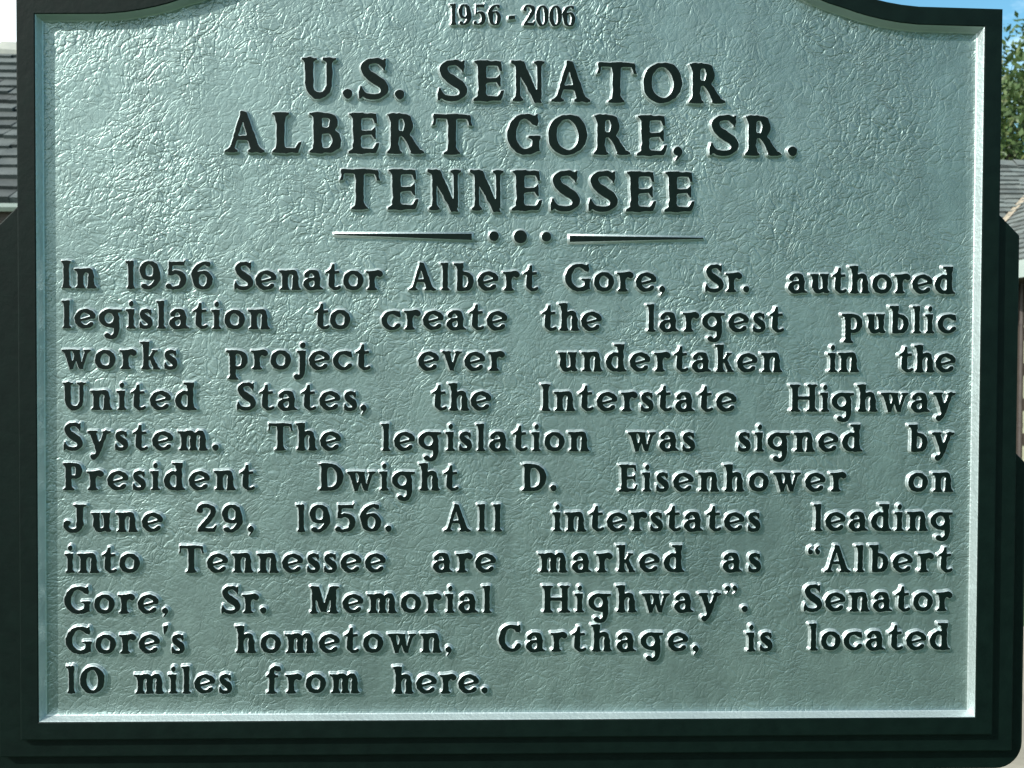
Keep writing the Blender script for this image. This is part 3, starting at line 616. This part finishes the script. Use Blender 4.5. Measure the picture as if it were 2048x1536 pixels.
# ---- letters
def rough_edge(ch):
    """small smooth wander so that cast edges are not ruler-straight"""
    r = np.random.default_rng(ord(ch[0])); o = np.zeros(PX.shape)
    for _ in range(10):
        w = r.uniform(.08, .42); a = r.uniform(0, 6.283); o += np.sin(PX * w * math.cos(a) + PY * w * math.sin(a) + r.uniform(0, 6.283)) * .26
    return o
LIFT = {}
def letter_mesh(ch, style):
    """face and drafted wall of one letter in units of its own cap height/100: (face verts, tris, wall verts, quads)"""
    st, th, wid, s, h = STYLES[style]; key = (ch, style)
    if key in LIFT: return LIFT[key]
    F, k, a, b = make_glyph(ch, st, th, wid)
    F = F + rough_edge(ch)
    gy, gx = np.gradient(F)
    fv = []; loops = []; wv = []; wf = []
    prof = [(0, 1.0), (.25, .955), (.95, .80), (1.3, .52), (1.6, .22), (2.0, .06), (2.7, -.09)]   # outward mm, share of height
    for lp in trace(F):
        if len(lp) < 8: continue
        lp = thin_loop(lp, .12)
        if len(lp) < 4: continue
        fx = (lp[:, 0] - GX0) / GS; fy = (lp[:, 1] - GY0) / GS
        i0 = np.clip(fx.astype(int), 0, F.shape[1] - 2); j0 = np.clip(fy.astype(int), 0, F.shape[0] - 2); tx = fx - i0; ty = fy - j0
        smp = lambda G: (G[j0, i0] * (1 - tx) + G[j0, i0 + 1] * tx) * (1 - ty) + (G[j0 + 1, i0] * (1 - tx) + G[j0 + 1, i0 + 1] * tx) * ty
        nx, ny = smp(gx) / k, smp(gy); L = np.hypot(nx, ny) + 1e-9; nx /= L; ny /= L
        X = lp[:, 0] * k * s; Z = lp[:, 1] * s; n = len(X)
        loops.append([Vector((x, z, 0)) for x, z in zip(X, Z)]); fv += [(x, -h, z) for x, z in zip(X, Z)]
        base = len(wv)
        for d, q in prof:
            wv += [(x + u * d / 1000, -h * q, z + w * d / 1000) for x, z, u, w in zip(X, Z, nx, ny)]
        # orientation of the loop decides the winding
        i = n // 3; e = Vector((X[(i + 1) % n] - X[i], 0, Z[(i + 1) % n] - Z[i])); up = Vector((0, 1, 0)); fl = e.cross(up).dot(Vector((nx[i], 0, ny[i]))) > 0
        for r in range(len(prof) - 1):
            for i in range(n):
                j = (i + 1) % n; q = (base + r * n + i, base + r * n + j, base + (r + 1) * n + j, base + (r + 1) * n + i)
                wf.append(q if fl else q[::-1])
    tr = []; first = np.cumsum([0] + [len(l) for l in loops])
    area = [sum(p.x * q.y - q.x * p.y for p, q in zip(l, l[1:] + l[:1])) / 2 for l in loops]
    outer = [i for i in range(len(loops)) if (area[i] > 0) == (area[int(np.argmax(np.abs(area)))] > 0)]
    def inside(p, l):
        c = False
        for q, r in zip(l, l[1:] + l[:1]):
            if (q.y > p.y) != (r.y > p.y) and p.x < (r.x - q.x) * (p.y - q.y) / (r.y - q.y) + q.x: c = not c
        return c
    for i in outer:
        ids = [i] + [j for j in range(len(loops)) if j not in outer and inside(loops[j][0], loops[i])]
        flat = [first[j] + q for j in ids for q in range(len(loops[j]))]
        for t in tessellate_polygon([loops[j] for j in ids]):
            t = tuple(int(flat[q]) for q in t); p0, p1, p2 = (Vector(fv[q]) for q in t)
            tr.append(t if (p1 - p0).cross(p2 - p0).y < 0 else t[::-1])
    LIFT[key] = (fv, tr, wv, wf, a * s, b * s); return LIFT[key]
WID_T = dict(zip("19562-0", (32, 64, 60, 64, 62, 34, 64)))
STYLES = {'body': (24, 13.5, WID_B, .000297, .0036), 'head': (22.5, 12.8, WID_H, .000432, .0044), 'date': (23, 9, WID_T, .000222, .0030)}

def word(text, x0, x1, z, style, parent):
    s = STYLES[style][3]; L = [letter_mesh(c, style) for c in text]
    x0 += .0009; x1 -= .0006                                         # the measured span includes the silver flanks
    tot = sum(l[5] - l[4] for l in L); gap = (x1 - x0 - tot) / max(1, len(L) - 1)
    vs = []; fs = []; mi = []; sm = []; x = x0
    for l in L:
        fv, tr, wv, wf, a, b = l; dz = random.gauss(0, .00012); dx = x - a
        bse = len(vs); vs += [(p[0] + dx, p[1], p[2] + z + dz) for p in fv]; fs += [tuple(i + bse for i in t) for t in tr]; mi += [0] * len(tr); sm += [False] * len(tr)
        bse = len(vs); vs += [(p[0] + dx, p[1], p[2] + z + dz) for p in wv]; fs += [tuple(i + bse for i in t) for t in wf]; mi += [1] * len(wf); sm += [True] * len(wf)
        x += b - a + gap
    return mesh('word', vs, fs, [M_BLACK, M_SILVER_LIT], parent, mi=mi, smooth=sm)

for (name, style), lines in ((('date_line', 'date'), HEADS[:1]), (('heading_line', 'head'), HEADS[1:]), (('text_line', 'body'), BODY)):
    for ln in lines:
        e = empty(name, (0, 0, ZS), marker)
        for t, x0, x1, z in ln: word(t, x0 / 1000, x1 / 1000, z / 1000, style, e)

def pad(name, outline, h, parent):
    """raised ornament with the same silver flanks and black face as the letters (outline counter-clockwise, mm)"""
    prof = [(0, 1.0), (.25, .955), (.95, .80), (1.3, .52), (1.6, .22), (2.0, .06), (2.7, -.09)]; n = len(outline)
    vs = [(x / 1000, -h, z / 1000) for x, z in outline]; fs = [tuple(range(n))]; mi = [0]; sm = [False]
    for k, (d, q) in enumerate(prof):
        vs += [(x / 1000, -h * q, z / 1000) for x, z in offset(outline, d)]
        if k:
            for i in range(n):
                j = (i + 1) % n; fs.append((n * k + i, n * k + j, n * (k + 1) + j, n * (k + 1) + i)[::-1]); mi.append(1); sm.append(True)
    o = mesh(name, vs, fs, [M_BLACK, M_SILVER_LIT], parent, mi=mi, smooth=sm); o.data.validate(); return o
div = empty('divider', (0, 0, ZS), marker)
pad('bar', [(-196.5, 138.9), (-46.8, 134.6), (-46.8, 141.6), (-196.5, 140.4)], .0038, div)
pad('bar', [(60.2, 133.2), (207.2, 137.6), (207.2, 139.1), (60.2, 140.2)], .0038, div)
for x, z, r in ((-22.6, 139.0, 5.4), (6.3, 138.6, 7.3), (34.8, 138.8, 5.4)):
    pad('dot', [(x + r * math.cos(2 * math.pi * k / 28), z + r * math.sin(2 * math.pi * k / 28)) for k in range(28)], .0038, div)
